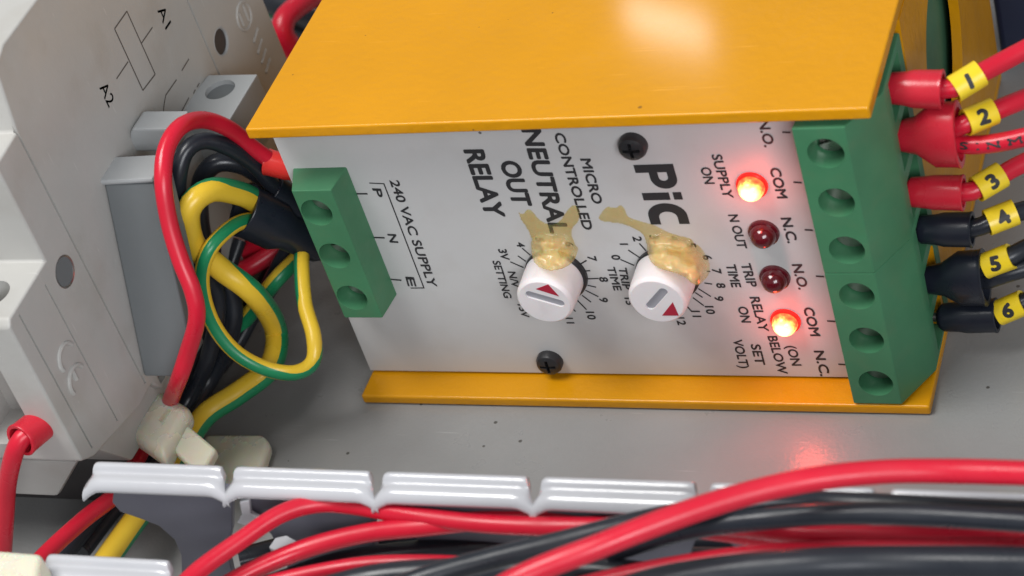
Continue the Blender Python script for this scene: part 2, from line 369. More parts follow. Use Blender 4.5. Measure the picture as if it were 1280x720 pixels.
bold_letter([(12.9,0)] + arcp(11.0,3.2,2.7,3.2,270,90) + [(12.9,6.4),(12.9,4.7)] + arcp(11.4,3.2,1.25,1.5,90,270) + [(12.9,1.7)])

def z7(x, y): return (600 + x/3.428, 220 + y/3.428)
small = [('4',(153,283),1.5,1.0),('3V',(76,312),1.6,2.2),('5',(236,264),1.5,1.0),('6',(362,282),1.5,1.0),('7',(458,342),1.6,1.0),('8',(508,432),1.6,1.0),
         ('9',(508,520),1.6,1.0),('10',(452,580),1.6,1.9),('11',(364,606),1.5,1.6),('0',(560,337),1.6,1.0),('1',(598,288),1.5,.6),('2',(652,258),1.6,1.0),
         ('3',(724,252),1.6,1.0),('4',(808,256),1.6,1.0),('5',(884,286),1.6,1.0),('6',(952,338),1.6,1.0),('7',(992,396),1.6,1.0),('8',(1010,458),1.6,1.0),
         ('9',(1002,514),1.6,1.0),('10',(962,556),1.6,1.9),('11',(904,576),1.6,1.7),('12',(838,604),1.6,1.9),('15V',(160,548),1.5,2.8),('15',(618,520),1.5,1.6)]
for s, a, cap, wid in small:
    A = panel_xz(*z7(*a)); bm = text_bm(s, None, cap, .07)
    for v in bm.verts: v.co = Vector((A.x + v.co.y, PY - v.co.z, A.y - v.co.x))
    link('lettering', bm, 'ink', relay, smooth=0)
for s, a, b in (('SETTING',(52,362),(104,522)),('N/V',(118,408),(138,476)),('TRIP',(592,390),(612,484)),('TIME',(542,388),(574,490))):
    ptext(s, z7(*a), z7(*b), 1.5, .06)
def pline(pts, wd=0.26, dy=0.004, name='printed_line', unit=None):
    bm = bmesh.new()
    for a, b in zip(pts, pts[1:]):
        A, B = panel_xz(*a), panel_xz(*b); d = (B - A).normalized(); n = Vector((-d.y, d.x)) * wd / 2
        A = A - d * wd * .45; B = B + d * wd * .45
        vs = [bm.verts.new((q.x, PY + dy, q.y)) for q in (A - n, B - n, B + n, A + n)]; bm.faces.new(vs); dy -= 0.004
    return link(name, bm, 'ink', relay, smooth=0)
pline([(462.5,228.6),(480,229.4),(530,359.6),(514,359.8)], .22)
for t in (((447,242),(458.6,242)),((468,296.7),(480,297)),((489.3,349),(501,350)),((979,165),(987,165.3)),((993,227.5),(1001,228)),((1007,287),(1015,287.4)),
          ((1021,345),(1029,345.4)),((1035,401),(1043,401.4)),((1049,455),(1057,455.4))): pline(t, .32, name='tick_mark')
DIAL = [[(183,310),(214,337)],[(165,343),(194,363)],[(133,368),(184,390)],[(402,345),(396,360)],[(430,377),(455,362)],[(450,406),(470,405)],[(462,440),(506,438)],
        [(464,468),(495,475)],[(455,490),(505,515)],[(440,512),(474,538)],[(418,532),(455,570)],[(400,570),(408,578)],
        [(605,358),(658,381)],[(638,318),(682,347)],[(685,290),(710,318)],[(745,280),(752,310)],[(826,285),(824,300)],[(975,408),(984,408)],[(965,458),(992,462)],[(938,483),(987,514)],
        [(925,500),(952,518)],[(915,522),(957,553)],[(885,555),(908,580)]]
for a, b in DIAL: pline([z7(*a), z7(*b)], .26, name='tick_mark')

# terminal blocks
def terminal_block(zc, x0, x1, prof, side, entry_x):
    z0, z1 = zc[0] - 4.72, zc[-1] + 4.72
    z0, z1 = min(z0, zc[0] - 4.72), max(z1, zc[-1] + 4.72)
    o = link('terminal_block', bm_prism([(x, y, z0 + .04) for x, y in prof], (0, 0, z1 - z0 - .08)), 'green', relay, bevel=0.28, seg=2)
    cut = []; xm = (x0 + x1) / 2
    for z in zc: cut.append(bm_cyl((xm, -1, z), (0, 1, 0), [(0, 2.75), (8.2, 2.62)], 32))
    for z in zc:
        e = bm_box(entry_x - 5, entry_x + 3, 11.2, 19.5, z - 3.6, z + 3.6) if side > 0 else bm_box(entry_x - 3, entry_x + 5, 11.2, 19.5, z - 3.6, z + 3.6)
        cut.append(e)
    boolean(o, cut)
    for z in zc:
        sb = bm_cyl((xm, 6.5, z), (0, -1, 0), [(0, 2.58), (2.7, 2.58), (3.0, 2.3)], 28); 
        s = link('terminal_screw', sb, 'screw', o)
        ang = random.uniform(-.7, .9); c, sn = math.cos(ang), math.sin(ang)
        def rot(bx):
            for v in bx.verts:
                X, Z = v.co.x - xm, v.co.z - z; v.co.x = xm + X*c - Z*sn; v.co.z = z + X*sn + Z*c
            return bx
        boolean(s, [rot(bm_box(xm - 3, xm + 3, 2, 4.9, z - .5, z + .5))])
    return o
ZR = [53.6 - 9.3 * k for k in range(6)]
PR = [(87.9, 0), (95.7, 0), (100, 7.8), (100, 22.5), (88.6, 22.5), (88.6, 8)]
terminal_block([ZR[2], ZR[1], ZR[0]], 88.3, 96.2, PR, 1, 100); terminal_block([ZR[5], ZR[4], ZR[3]], 88.3, 96.2, PR, 1, 100)
ZL = [44.1 - 9.35 * k for k in range(3)]
PL = [(3.3, 0), (10.5, 0), (11.1, 5.9), (11.1, 22), (0.5, 22), (0.5, 8)]
terminal_block([ZL[2], ZL[1], ZL[0]], 2.6, 10.0, PL, -1, 0.5)

# panel screws, lamps, knobs
for x, z in ((61.0, 51.8), (35.1, 5.7)):
    o = link('panel_screw', bm_cyl((x, 5.8, z), (0, -1, 0), [(0, 2.3), (.9, 2.3), (1.5, 2.0), (1.8, 1.4), (1.9, .6)], 32), 'black', relay)
    boolean(o, [bm_box(x - 1.4, x + 1.4, 3, 4.9, z - .28, z + .28), bm_box(x - .28, x + .28, 3, 4.91, z - 1.4, z + 1.4)])
for i, (z, on) in enumerate(((43.3, 1), (33.8, 0), (24.5, 0), (15.2, 1))):
    x = 78.0
    prof = [(-.4, 2.1), (.6, 2.1)] + [(.6 + 2.3 * math.sin(t), 2.1 * math.cos(t)) for t in [k * math.pi/2/9 for k in range(1, 9)]]
    yo = 5.8
    lab = link('indicator_lamp', bm_cyl((x, yo, z), (0, -1, 0), prof, 32), 'ledon' if on else 'ledoff', relay, smooth=60, origin=(x, yo, z))
    lab['label'] = 'lit red indicator lamp' if on else 'unlit dark red indicator lamp'
    link('lamp_collar', bm_cyl((x, yo, z), (0, -1, 0), [(0, 2.5), (.45, 2.45), (.6, 2.2)], 32), 'ledrim' if on else 'ledoff', lab)
    if on:
        l = bpy.data.lights.new('lamp_glow', 'POINT'); l.energy = 0.0022; l.color = (1, 0.06, 0.04); l.shadow_soft_size = 0.0015
        lo = bpy.data.objects.new('lamp_glow', l); COL.objects.link(lo); lo.location = Vector((x, yo - 4.6, z)) * S
        l2 = bpy.data.lights.new('lamp_beam', 'SPOT'); l2.energy = 0.010; l2.color = (1, 0.05, 0.04); l2.spot_size = math.radians(125); l2.spot_blend = 0.9; l2.shadow_soft_size = 0.0015
        lb = bpy.data.objects.new('lamp_beam', l2); COL.objects.link(lb); lb.location = Vector((x, yo - 3.6, z)) * S; lb.rotation_euler = Vector((0.05, -1, -.5)).to_track_quat('-Z', 'Y').to_euler()

KY = -0.9
def knob(fx, fy, ang_slot, tri, slotlen, slotoff, hard):
    c = at(fx, fy, y=KY); x, z = c.x, c.z
    ped = 5.8 - KY
    k = link('adjusting_knob', bm_cyl((x, 5.5, z), (0, -1, 0), [(0, 4.95), (1.2, 4.92), (4.0, 4.85), (ped - 1.1, 4.80), (ped - .65, 4.65), (ped - .32, 4.3), (ped - .3, 4.1)], 56), 'wknob', relay, smooth=40)
    link('knob_collar', bm_cyl((x + .25, 5.8, z + .1), (0, -1, 0), [(0, 5.3), (.6, 5.25), (.8, 4.95)], 48), 'black', k)
    def P(u, v, y): return Vector((x + u, y, z + v))
    s, cs = math.sin(ang_slot), math.cos(ang_slot)
    pts = []
    for t in range(24):
        a = 2*math.pi*t/24; u = (slotlen if math.cos(a) > 0 else -slotlen) + .75*math.cos(a); v = .75*math.sin(a)
        U = u*cs - v*s; V = u*s + v*cs; pts.append(P(U + slotoff[0], V + slotoff[1], KY - .3))
    face_y = KY + .0
    boolean(k, [bm_prism(pts, (0, .75, 0))])
    pts2 = [p + Vector((0, .62, 0)) for p in pts]
    link('knob_slot', bm_prism(pts2, (0, .12, 0)), 'kslot', k)
    tb = []
    for (u, v) in tri: tb.append(P(u, v, KY - .06))
    link('pointer', bm_prism(tb, (0, .3, 0)), 'kred', k, bevel=.05)
    return k, x, z
def tri_at(fx, fy, pts):
    c = at(fx, fy, y=KY); out = []
    for p in pts: q = at(*z7(*p), y=KY); out.append((q.x - c.x, q.z - c.z))
    return out
K1 = (680.3, 377.8); K2 = (821.0, 377.3)
sl1 = at(*z7(278, 527), y=KY) - at(*K1, y=KY); sl2 = at(*z7(757, 527), y=KY) - at(*K2, y=KY)
d1 = at(*z7(355, 550), y=KY) - at(*z7(200, 505), y=KY); d2 = at(*z7(790, 490), y=KY) - at(*z7(722, 565), y=KY)
knob(*K1, math.atan2(d1.z, d1.x), tri_at(*K1, [(292,464),(238,484),(340,516)]), d1.length/2 - .5, (sl1.x, sl1.z), 1)
knob(*K2, math.atan2(d2.z, d2.x), tri_at(*K2, [(826,540),(780,598),(852,598)]), d2.length/2 - .5, (sl2.x, sl2.z), 1)

# hot glue over the dials
def glue(poly, ridge, lumps=()):
    P = [z7(p.x, p.y) for p in spline([Vector((*p, 0)) for p in poly] + [Vector((*poly[0], 0))], 8)[:-1]]
    def inside(x, y):
        c = False; j = len(P) - 1
        for i in range(len(P)):
            if (P[i][1] > y) != (P[j][1] > y) and x < (P[j][0]-P[i][0])*(y-P[i][1])/(P[j][1]-P[i][1]) + P[i][0]: c = not c
            j = i
        return c
    def dist(x, y):
        m = 1e9
        for i in range(len(P)):
            ax, ay = P[i-1]; bx, by = P[i]; dx, dy = bx-ax, by-ay; t = max(0, min(1, ((x-ax)*dx+(y-ay)*dy)/(dx*dx+dy*dy)))
            m = min(m, math.hypot(x-ax-t*dx, y-ay-t*dy))
        return m
    from mathutils import noise as nz
    bm = bmesh.new(); lay = bm.verts.layers.float.new('thickness'); st = 1.25; x0 = min(p[0] for p in P); x1 = max(p[0] for p in P); y0 = min(p[1] for p in P); y1 = max(p[1] for p in P)
    nx = int((x1-x0)/st)+3; ny = int((y1-y0)/st)+3; V = {}; B = {}; TK = {}
    def surf(x, y):
        d = dist(x, y); w_ = 11.0; q = min(d / w_, 1); dome = math.sqrt(max(0, 1 - (1-q)**2)) * .9 + .1*q
        X7, Y7 = (x - 600)*3.428, (y - 220)*3.428; lift, amp = ridge(X7, Y7)
        lump = sum(h*math.exp(-((X7-a)**2 + (Y7-b)**2)/(2*s*s)) for a, b, s, h in lumps) * q; TK[(x, y)] = (dome*amp + lump)/2.4
        n = nz.noise(Vector((x*.11, y*.11, 3))) * .55 + nz.noise(Vector((x*.28, y*.28, 7))) * .22
        pr_ = 0.12 + lift + dome * amp * (1 + n*.6)
        return at(x, y, y=5.8 - pr_ - lump)
    ins = {(i, j): inside(x0 + i*st - st, y0 + j*st - st) for i in range(nx+1) for j in range(ny+1)}
    for i in range(nx):
        for j in range(ny):
            if all(ins[(i+a, j+b)] for a, b in ((0,0),(1,0),(1,1),(0,1))):
                for a, b in ((0,0),(1,0),(1,1),(0,1)):
                    if (i+a, j+b) not in V:
                        p = surf(x0+(i+a)*st-st, y0+(j+b)*st-st); V[(i+a, j+b)] = bm.verts.new(p); B[(i+a, j+b)] = bm.verts.new((p.x, min(5.79, p.y + 1.6), p.z - max(0, 5.79 - p.y - 1.6)*.02))
                k = [(i,j),(i+1,j),(i+1,j+1),(i,j+1)]
                bm.faces.new([V[q] for q in k]); bm.faces.new([B[q] for q in k][::-1])
    be = [e for e in bm.edges if len(e.link_faces) == 1]; inv = {v: k for k, v in V.items()}
    for e in be:
        a, b = e.verts
        if a in inv and b in inv: bm.faces.new((a, b, B[inv[b]], B[inv[a]]))
    bmesh.ops.recalc_face_normals(bm, faces=bm.faces)
    for _ in range(4): bmesh.ops.smooth_vert(bm, verts=list(V.values()), factor=.5, use_axis_x=True, use_axis_y=True, use_axis_z=True)
    for (i, j), v in V.items():
        v[lay] = TK[(x0+i*st-st, y0+j*st-st)]; B[(i, j)][lay] = 0
    o = link('glue_blob', bm, 'glue', relay, smooth=80)
    return o
def lift_k(x, y): return max(0, (y - 318)/99)*6.3
glue([(160,150),(180,165),(200,146),(222,150),(240,172),(265,196),(300,208),(338,196),(360,165),(380,138),(404,126),(424,140),(428,172),(418,202),(396,228),(392,262),(404,300),(410,340),(398,378),(365,402),(310,414),(258,404),(224,375),(212,320),(216,270),(196,225),(172,190)],
     lambda x, y: (lift_k(x, y), .30 + 1.2 * max(0, min(1, (y - 250)/40))), [(300,300,34,1.3),(345,350,30,.9),(252,345,26,.8)])
glue([(503,180),(520,155),(545,134),(580,138),(600,126),(620,142),(636,176),(690,196),(750,214),(800,240),(860,268),(915,300),(950,350),(975,400),(974,440),(944,474),(905,470),(870,442),(820,422),(765,405),(728,380),(712,340),(708,290),(690,250),(640,222),(590,206),(545,202),(515,195)],
     lambda x, y: (lift_k(x, y) * (1 - .35*max(0, min(1, (x-880)/80))), .32 + 1.5 * max(0, min(1, (y - 245)/45))), [(905,400,42,1.5),(770,330,34,1.0),(840,350,30,.8)])

# ------------------------------------------------------------------ contactor on the left
X0 = -25.0
con = thing('contactor', 'pale grey contactor with coil symbol A1 A2 printed on its side', 'contactor', (-50, 7, 0))
prof = [(-14, 90), (-18, 88.4), (-20.2, 78), (-27.8, 77.6), (-27.9, 58.7), (-40.6, 58.4), (-41.6, 57.3), (-41.9, 28.5), (-39, 26.5), (-24, 22.8), (-18.8, 23), (-17, 20), (31, 20), (33, 23), (38, 22.8), (53, 26.5), (56.3, 28.5), (56.3, 59.5), (44.5, 60), (44.5, 77.6), (34, 78), (32, 88.4), (28, 90)]
body = link('body', bm_prism([(X0, y, z) for y, z in prof], (-62, 0, 0)), 'cream', con, bevel=0.5, seg=3)
# recesses, terminal pockets and grooves
cuts = []
for y, z in ((-25.0, 53.9), (38.6, 51.8 + 0)):
    cuts.append(bm_cyl((X0 + 1, y, z), (-1, 0, 0), [(0, 2.75), (2.6, 2.6)], 36))
for x in (-31, -45): cuts.append(bm_cyl((x, -35.2, 60), (0, 0, -1), [(0, 2.9), (9, 2.9)], 32))
for x in (-36, -50): cuts.append(bm_box(x - 5, x + 5, -44, -34, 32, 50))
cuts.append(bm_box(X0 - .5, X0 + 1, -20.4, -19.95, 24.5, 86)); cuts.append(bm_box(X0 - .5, X0 + 1, 33.8, 34.25, 24.5, 86))
cuts.append(bm_box(X0 - .45, X0 + 1, -38.6, -38.25, 28, 57.2)); cuts.append(bm_box(X0 - .4, X0 + 1, -30.5, -30.2, 26, 56))
cuts.append(bm_box(X0 - 3.5, X0 + 1, -16.8, -13, 21, 28))
boolean(body, cuts)
for y, z in ((-25.0, 53.9), (38.6, 51.8)):
    link('plug_ring', bm_cyl((X0 - .8, y, z), (1, 0, 0), [(0, 2.74), (.75, 2.74), (.85, 2.6), (.75, 2.35), (.1, 2.3)], 36), 'screw' if y < 0 else 'lgray', con)
    link('plug', bm_cyl((X0 - 2.4, y, z), (1, 0, 0), [(0, 2.35), (2.3 if y < 0 else 2.0, 2.35)], 32), 'dark' if y > 0 else 'gray', con)
# printing on the side face
CX = X0 + .03
def yz0(px, py): p = at(px, py, x=X0); return Vector((p.y, p.z))
def cline(pts, wd=.27, dx=0.0):
    bm = bmesh.new()
    for a, b in zip(pts, pts[1:]):
        A, B = yz0(*a), yz0(*b); d = (B - A).normalized(); n = Vector((-d.y, d.x)) * wd / 2; dx += .003
        vs = [bm.verts.new((CX + dx, q.x, q.y)) for q in (A - n, B - n, B + n, A + n)]; bm.faces.new(vs)
    return link('printed_line', bm, 'cinkgrey', con, smooth=0)
cline([(158.4,14),(193.8,92.8),(178.4,113),(143,36),(158.4,14)])
cline([(190.5,34),(177,53.5)]); cline([(160,77),(145.5,98.5)])
cline([(236,73.5),(227,88.5)]); cline([(220.5,99.5),(207,119),(205,130),(203,150)]); cline([(190,140.5),(187,146),(184,151)]); cline([(249,104),(246,109)]); cline([(244,112),(241.5,117)]); cline([(236,122),(226,141)])
for s, a, b in (('A1', (196.5,13.5), (207,38)), ('A2', (124,110), (135.5,136))):
    A, B = yz0(*a), yz0(*b); bm = text_bm(s, (B - A).length, 2.5, .015)
    for v in bm.verts: v.co = Vector((CX, A.x + v.co.y, A.y - v.co.x))
    link('lettering', bm, 'cinkgrey', con, smooth=0)
# raised marks
def arc(cy, cz, r, a0, a1, n=12): return [(X0 + .02, cy + r*math.cos(a0+(a1-a0)*k/n), cz + r*math.sin(a0+(a1-a0)*k/n)) for k in range(n+1)]
def emboss(lst, r=.42, name='raised_mark'):
    link(name, join_bms([bm_tube(p, r, 8, step=.3) for p in lst]), 'cream', con)
q = yz0(84, 447); emboss([arc(q.x, q.y, 2.3, math.radians(20), math.radians(200))])
q = yz0(97, 475); emboss([arc(q.x, q.y, 2.4, math.radians(20), math.radians(200)), [(X0+.02, q.x - .1, q.y + 2.2), (X0+.02, q.x - .2, q.y + .3)]])
q = yz0(305, 20); ring = arc(q.x, q.y, 2.6, 0, 2*math.pi, 24)
emboss([ring, [(X0+.02, q.x - 1.2, q.y + 1.5), (X0+.02, q.x - 1.2, q.y - 1.2)], [(X0+.02, q.x + 1.0, q.y + 1.6), (X0+.02, q.x + .9, q.y - 1.6)]], .28)
for a in ((320,44),(325,58),(330,70),(335,82)):
    q = yz0(*a); emboss([[(X0+.02, q.x - 1.6, q.y - .5), (X0+.02, q.x + 1.4, q.y + .5)]], .32)
# lower skirt of the contactor and its foot
link('lower_skirt', bm_prism([(X0 - 1.5, -30, 16), (X0 - 1.5, -36, 25), (X0 - 1.5, 50, 24), (X0 - 1.5, 50, 12)], (-55, 0, 0)), 'cream', con, bevel=.6)
link('foot', bm_prism([at(98,577,y=-37), at(72,622,y=-37), at(-150,612,y=-37), at(-150,570,y=-37)], (0, 25, 0)), 'cream', con, bevel=.8)
link('base', bm_box(-84, -33, -25, 45, 0.1, 12), 'dark', con)

# grey end bracket with its oval hole, beside the contactor
br = thing('end_bracket', 'light grey bracket with a dark round hole beside the contactor', 'bracket', (-20, 25, 0))
tp = [at(225,139,z=50.6), at(260,93,z=50.6), at(322,92,z=50.6), at(286,151,z=50.6)]
bk = link('bracket_body', bm_prism(tp, (0, 0, -11)), 'lgray', br, bevel=.35)
c = at(275, 112, z=50.6)
boolean(bk, [bm_cyl((c.x, c.y, 52), (0, 0, -1), [(0, 2.75), (9, 2.75)], 36)])
link('dark_insert', bm_cyl((c.x, c.y, 49.7), (0, 0, -1), [(0, 2.72), (5, 2.72)], 36), 'gray', br)
# grey block below
gb = thing('auxiliary_block', 'dark grey terminal block with lit top coloured pale between contactor and red wire', 'terminal block', (-18, 0, 0))
YB = -7.5
q = [Vector((X0 + .1, YB, at(191,229,y=YB).z)), at(191,229,y=YB), at(238,432,y=-18.5), at(226,472,y=-20)]; q.append(Vector((X0 + .1, -20, q[3].z)))
link('block_body', bm_prism(q, (0, 7.0, 0)), 'gray', gb, bevel=.5, seg=3)
link('lit_top', bm_prism([at(119,233,y=YB-.3), at(122,226,y=YB-.3), at(190,223,y=YB-.3), at(192,229,y=YB-.3)], (0, 6.3, 0)), 'lgray', gb, bevel=.4)  # paler slab on top, light from above put into its colour
link('side_rod', bm_prism([at(162,166,y=3.8), at(165,161,y=3.8), at(222,161,y=3.8), at(222,190,y=3.8), at(162,190,y=3.8)], (0, 5, 0)), 'lgray', gb, bevel=.5)

# ------------------------------------------------------------------ wires
def wire(label, pts, r, m='red', cat='wire', group=None, twist=0, stripe=None, start=0, wob=.012):
    t = thing(('red_wire' if m == 'red' else 'black_wire' if m == 'blackw' else 'earth_wire'), label, cat, pts[-1], group)
    link('sheath', bm_striped(pts, r, start, stripe) if stripe else bm_tube(pts, r, 22, 0, None, 1.0, 0, wob=wob), [m, 'gw'] if stripe else m, t, smooth=60)
    return t
def boot(t, a, b, r0, r1, m, nose=.35, flat=1.0, name='boot'):
    """insulating boot from its nose a to its open end b; flat stretches it along z"""
    a, b = Vector(a), Vector(b); L = (b - a).length; ax = (b - a).normalized()
    pf = [(0, r0*.45), (L*.03, r0*.72), (L*.10, r0*.93), (L*nose, r0 if flat == 1 else r0*1.05), (L*.62 if flat > 1 else L*.5, r1*.98), (L*.93, r1), (L*.985, r1*1.04), (L, r1*1.0), (L*.995, r1*.82), (L*.8, r1*.80)]
    bm = bm_cyl(a, ax, pf, 40)
    if flat != 1:
        for v in bm.verts:
            d = v.co - a; s = max(0, min(1, d.dot(ax)/(L*.6))); k = 1 + (flat - 1) * s; v.co.z = a.z + ax.z*d.dot(ax) + (v.co.z - a.z - ax.z*d.dot(ax)) * k
    return link(name, bm, m, t, smooth=45)
def marker(t, p, d, txt, r=2.25, w=4.6, roll=0.0, rot=0.0):
    """printed clip-on marker around a wire at p, axis d"""
    p = Vector(p); d = Vector(d).normalized(); view = (CAM - p); view = (view - d*view.dot(d)).normalized()
    side = d.cross(view)                      # up the picture when d points right
    if side.z < 0: side = -side
    n = 36; bm = bmesh.new(); rings = []
    for (s, rr) in ((-w/2, r*.84), (-w/2, r), (w/2, r), (w/2, r*.84)):
        rg = []
        for k in range(n):
            a = 2*math.pi*k/n; cx, sx = math.cos(a), math.sin(a)
            e = 1 + .10 * max(0, math.cos(a - 1.25))**14 if rr == r else 1     # clip ridge
            sq = 1/ max(abs(cx), abs(sx))**.28
            rg.append(bm.verts.new(p + d*s + (view*cx + side*sx)*rr*e*sq*.96))
        rings.append(rg)
    for i in range(4):
        A, B = rings[i], rings[(i+1) % 4]
        for k in range(n): bm.faces.new((A[k], A[(k+1) % n], B[(k+1) % n], B[k]))
    m = link('number_marker', bm, 'marker', t, smooth=35)
    tb = text_bm(txt, None, 2.6, .12)
    xs = [v.co.x for v in tb.verts]; wx = max(xs); cr, sr = math.cos(rot), math.sin(rot)
    bmesh.ops.subdivide_edges(tb, edges=[e for e in tb.edges if e.calc_length() > .5], cuts=2)
    for v in tb.verts:
        u, h = v.co.x - wx/2, v.co.y - 1.35; u, h = u*cr - h*sr, u*sr + h*cr
        a = h / r; cx, sx = math.cos(a), math.sin(a); sq = 1/ max(abs(cx), abs(sx))**.28
        v.co = p + d*u + (view*cx + side*sx)*(r*sq*.96 + .07)
    link('lettering', tb, 'ink', m, smooth=0)
G6 = 'numbered wires entering the right terminal block'
def rw(label, P, bt, mk, txt, m='red', rr=1.65, rot=0):
    t = wire(label, P, rr, m, group=G6)
    if bt: boot(t, *bt)
    if mk: marker(t, *mk, txt, rot=rot)
    return t
bmR, bmB = 'redboot', 'blackboot'
def A_(px, py, y): return at(px, py, y=y)
def rwire(label, boot_px, yb, path, txt, mpx, m, r0, r1, flat=1.0, rot=0.0, rr=1.47):
    a = A_(*boot_px[0], yb); b = A_(*boot_px[1], yb)
    pts = [a + (b - a)*.5] + [A_(*p) for p in path]
    t = wire(label, pts, rr, m, group=G6)
    boot(t, a, b, r0, r1, bmR if m == 'red' else bmB, flat=flat)
    link('ferrule_pin', bm_cyl(a + Vector((-3.5, 0, 0)), b - a, [(0, .8), (4.2, .8)], 16), 'screw', t)
    if mk_ := mpx:
        C = spline(pts, .4); tgt = A_(*mpx, yb + 3)
        def pj(p):
            q = ROT.transposed() @ (p - CAM); return Vector((640 + FPX*q.x/-q.z, 360 - FPX*q.y/-q.z))
        i = min(range(2, len(C)-2), key=lambda i: (pj(C[i]) - Vector(mpx)).length)
        marker(t, C[i], C[i+2] - C[i-2], txt, r=rr + .62, rot=rot)
    return t
rwire('red wire with yellow marker 1 in a red boot, topmost on the right', ((1106,110),(1179,112)), 14.5, [(1182,111,14.5),(1200,107,15),(1225,92,17),(1255,76,20),(1300,52,24)], '1', (1207,101), 'red', 2.55, 2.9, rot=-.1)
rwire('red wire with yellow marker 2 sharing a wide red boot', ((1116,170),(1200,168)), 14.5, [(1198,158,14.5),(1212,152,15),(1238,141,17),(1262,131,19),(1300,116,23)], '2', (1223,144), 'red', 2.4, 3.9, flat=1.42, rot=-.1)
t = wire('plain red wire with dark print leaving the wide red boot below marker 2', [A_(1180,176,14.5), A_(1198,180,14.3), A_(1225,181,14), A_(1255,177,14), A_(1300,167,14)], 1.42, 'red')
C = [A_(1200,180,14.3), A_(1225,181,14), A_(1255,177,14), A_(1300,167,14)]
tb = text_bm('S I N M', 9.5, 1.3, .08)
Cs = spline(C, .2)
for v in tb.verts:
    i = min(len(Cs)-3, max(1, int(v.co.x / .2) + 2)); p = Cs[i]; d = (Cs[i+1]-Cs[i-1]).normalized(); view = CAM - p; view = (view - d*view.dot(d)).normalized(); side = view.cross(d) * -1
    a = (v.co.y - .9)/1.55; v.co = p + (view*math.cos(a) + (side if side.z > 0 else -side)*math.sin(a))*1.47
link('lettering', tb, 'ink', t, smooth=0)
rwire('red wire with yellow marker 3 in a red boot, above the black ones', ((1132,240),(1205,241)), 14.5, [(1208,240,14.5),(1222,236,15),(1245,223,17),(1265,211,19),(1300,194,22)], '3', (1233,224), 'red', 2.5, 2.75, rot=.15)
rwire('black wire with yellow marker 4 in a black boot', ((1145,287),(1216,287)), 14.5, [(1218,285,14.5),(1235,279,15),(1255,271,16),(1280,263,18),(1310,256,20)], '4', (1252,273), 'blackw', 2.4, 2.75, rot=.25)
rwire('black wire with yellow marker 5 sharing a wide black boot', ((1151,350),(1232,347)), 14.5, [(1228,334,14.5),(1245,328,14.5),(1262,321,15),(1283,310,17),(1310,297,20)], '5', (1246,322), 'blackw', 2.3, 3.7, flat=1.35, rot=-.15)
wire('plain black wire leaving the wide black boot below marker 5', [A_(1212,352,14.5), A_(1233,350,14.3), A_(1255,343,14), A_(1310,327,16)], 1.45, 'blackw')
rwire('black wire with yellow marker 6 in a black boot, lowest on the right', ((1172,397),(1247,394)), 14.5, [(1246,391,14.5),(1262,386,14.5),(1280,378,15),(1310,365,17)], '6', (1263,383), 'blackw', 2.45, 2.75, rot=-.2)

# left side wires
Y = lambda px, py, y: at(px, py, y=y)
Z = lambda px, py, z: at(px, py, z=z)
t = wire('red wire arching highest from the left terminal block, ending in an orange-red boot',
     [Y(372,212,12), Y(345,204,12), Y(318,186,11), Y(288,162,9), Y(255,150,5), Y(226,158,-2), Y(208,186,-7), Y(204,228,-11.5), Y(212,280,-14.5), Y(226,326,-17), Y(241,364,-19), Y(246,398,-20.5), Y(235,440,-21.5), Y(222,478,-22), Z(204,520,12), Z(178,562,11), Z(150,612,15), Z(104,650,18), Z(58,692,20), Z(20,735,22)], 1.42)
boot(t, Y(385,216,12), Y(333,202,12), 2.0, 2.25, 'redlite')
G = 'black wires bundled behind the green and yellow ones'
t = wire('black wire arching just inside the tall red wire on the left', [Y(385,262,15), Y(345,235,13), Y(318,206,11), Y(285,184,8), Y(255,176,6), Y(232,190,3), Y(222,230,0), Y(226,280,0), Y(250,330,2), Y(272,372,2), Y(262,440,-3), Z(235,500,8), Z(190,555,7), Z(140,618,7), Z(84,690,9), Z(50,730,9)], 1.45, 'blackw')
boot(t, Y(402,282,15), Y(338,238,13), 2.5, 3.2, 'blackboot')
wire('black wire in the dark tangle beneath the arch', [Y(330,222,16), Y(300,205,14), Y(268,205,12), Y(250,235,10), Y(254,300,8), Y(290,372,6), Y(284,430,2), Y(258,480,-2), Z(215,545,5), Z(150,625,5), Z(100,690,6)], 1.7, 'blackw')
wire('black wire slanting from the black boots down to the left', [Y(372,290,18), Y(342,342,15), Y(314,400,10), Y(290,440,5), Y(256,482,-2), Y(222,520,-8), Y(165,612,-24)], 1.3, 'blackw')
wire('black wire at the back of the left tangle under the yellow cover', [Y(345,232,26), Y(300,250,24), Y(262,270,22), Y(246,330,16), Y(254,400,10), Y(238,470,1), Y(222,505,-4)], 2.2, 'blackw')
wire('black wire lying deepest in the left tangle beside the plate', [Y(352,326,22), Y(330,364,18), Y(300,408,13), Y(262,455,4), Y(225,508,-6), Y(190,560,-16)], 2.2, 'blackw')
wire('black wire between the red wire and the grey block', [Y(262,300,14), Y(262,350,8), Y(250,395,3), Y(242,430,0), Y(222,480,-5), Y(190,540,-14)], 2.0, 'blackw')
wire('thin black wire running beside the red wire to the tie', [Y(300,300,18), Y(276,370,10), Y(264,420,6), Y(242,470,-1), Y(216,515,-8), Y(180,560,-16)], 1.2, 'blackw')
wire('short red wire crossing behind the green and yellow loops', [Y(372,298,22), Y(330,300,22), Y(300,322,22), Y(282,345,22), Y(262,372,22)], 1.75)
wire('dark red wire low behind the grey block', [Y(212,322,6), Y(250,332,10), Y(300,338,16), Y(350,310,22)], 1.7)
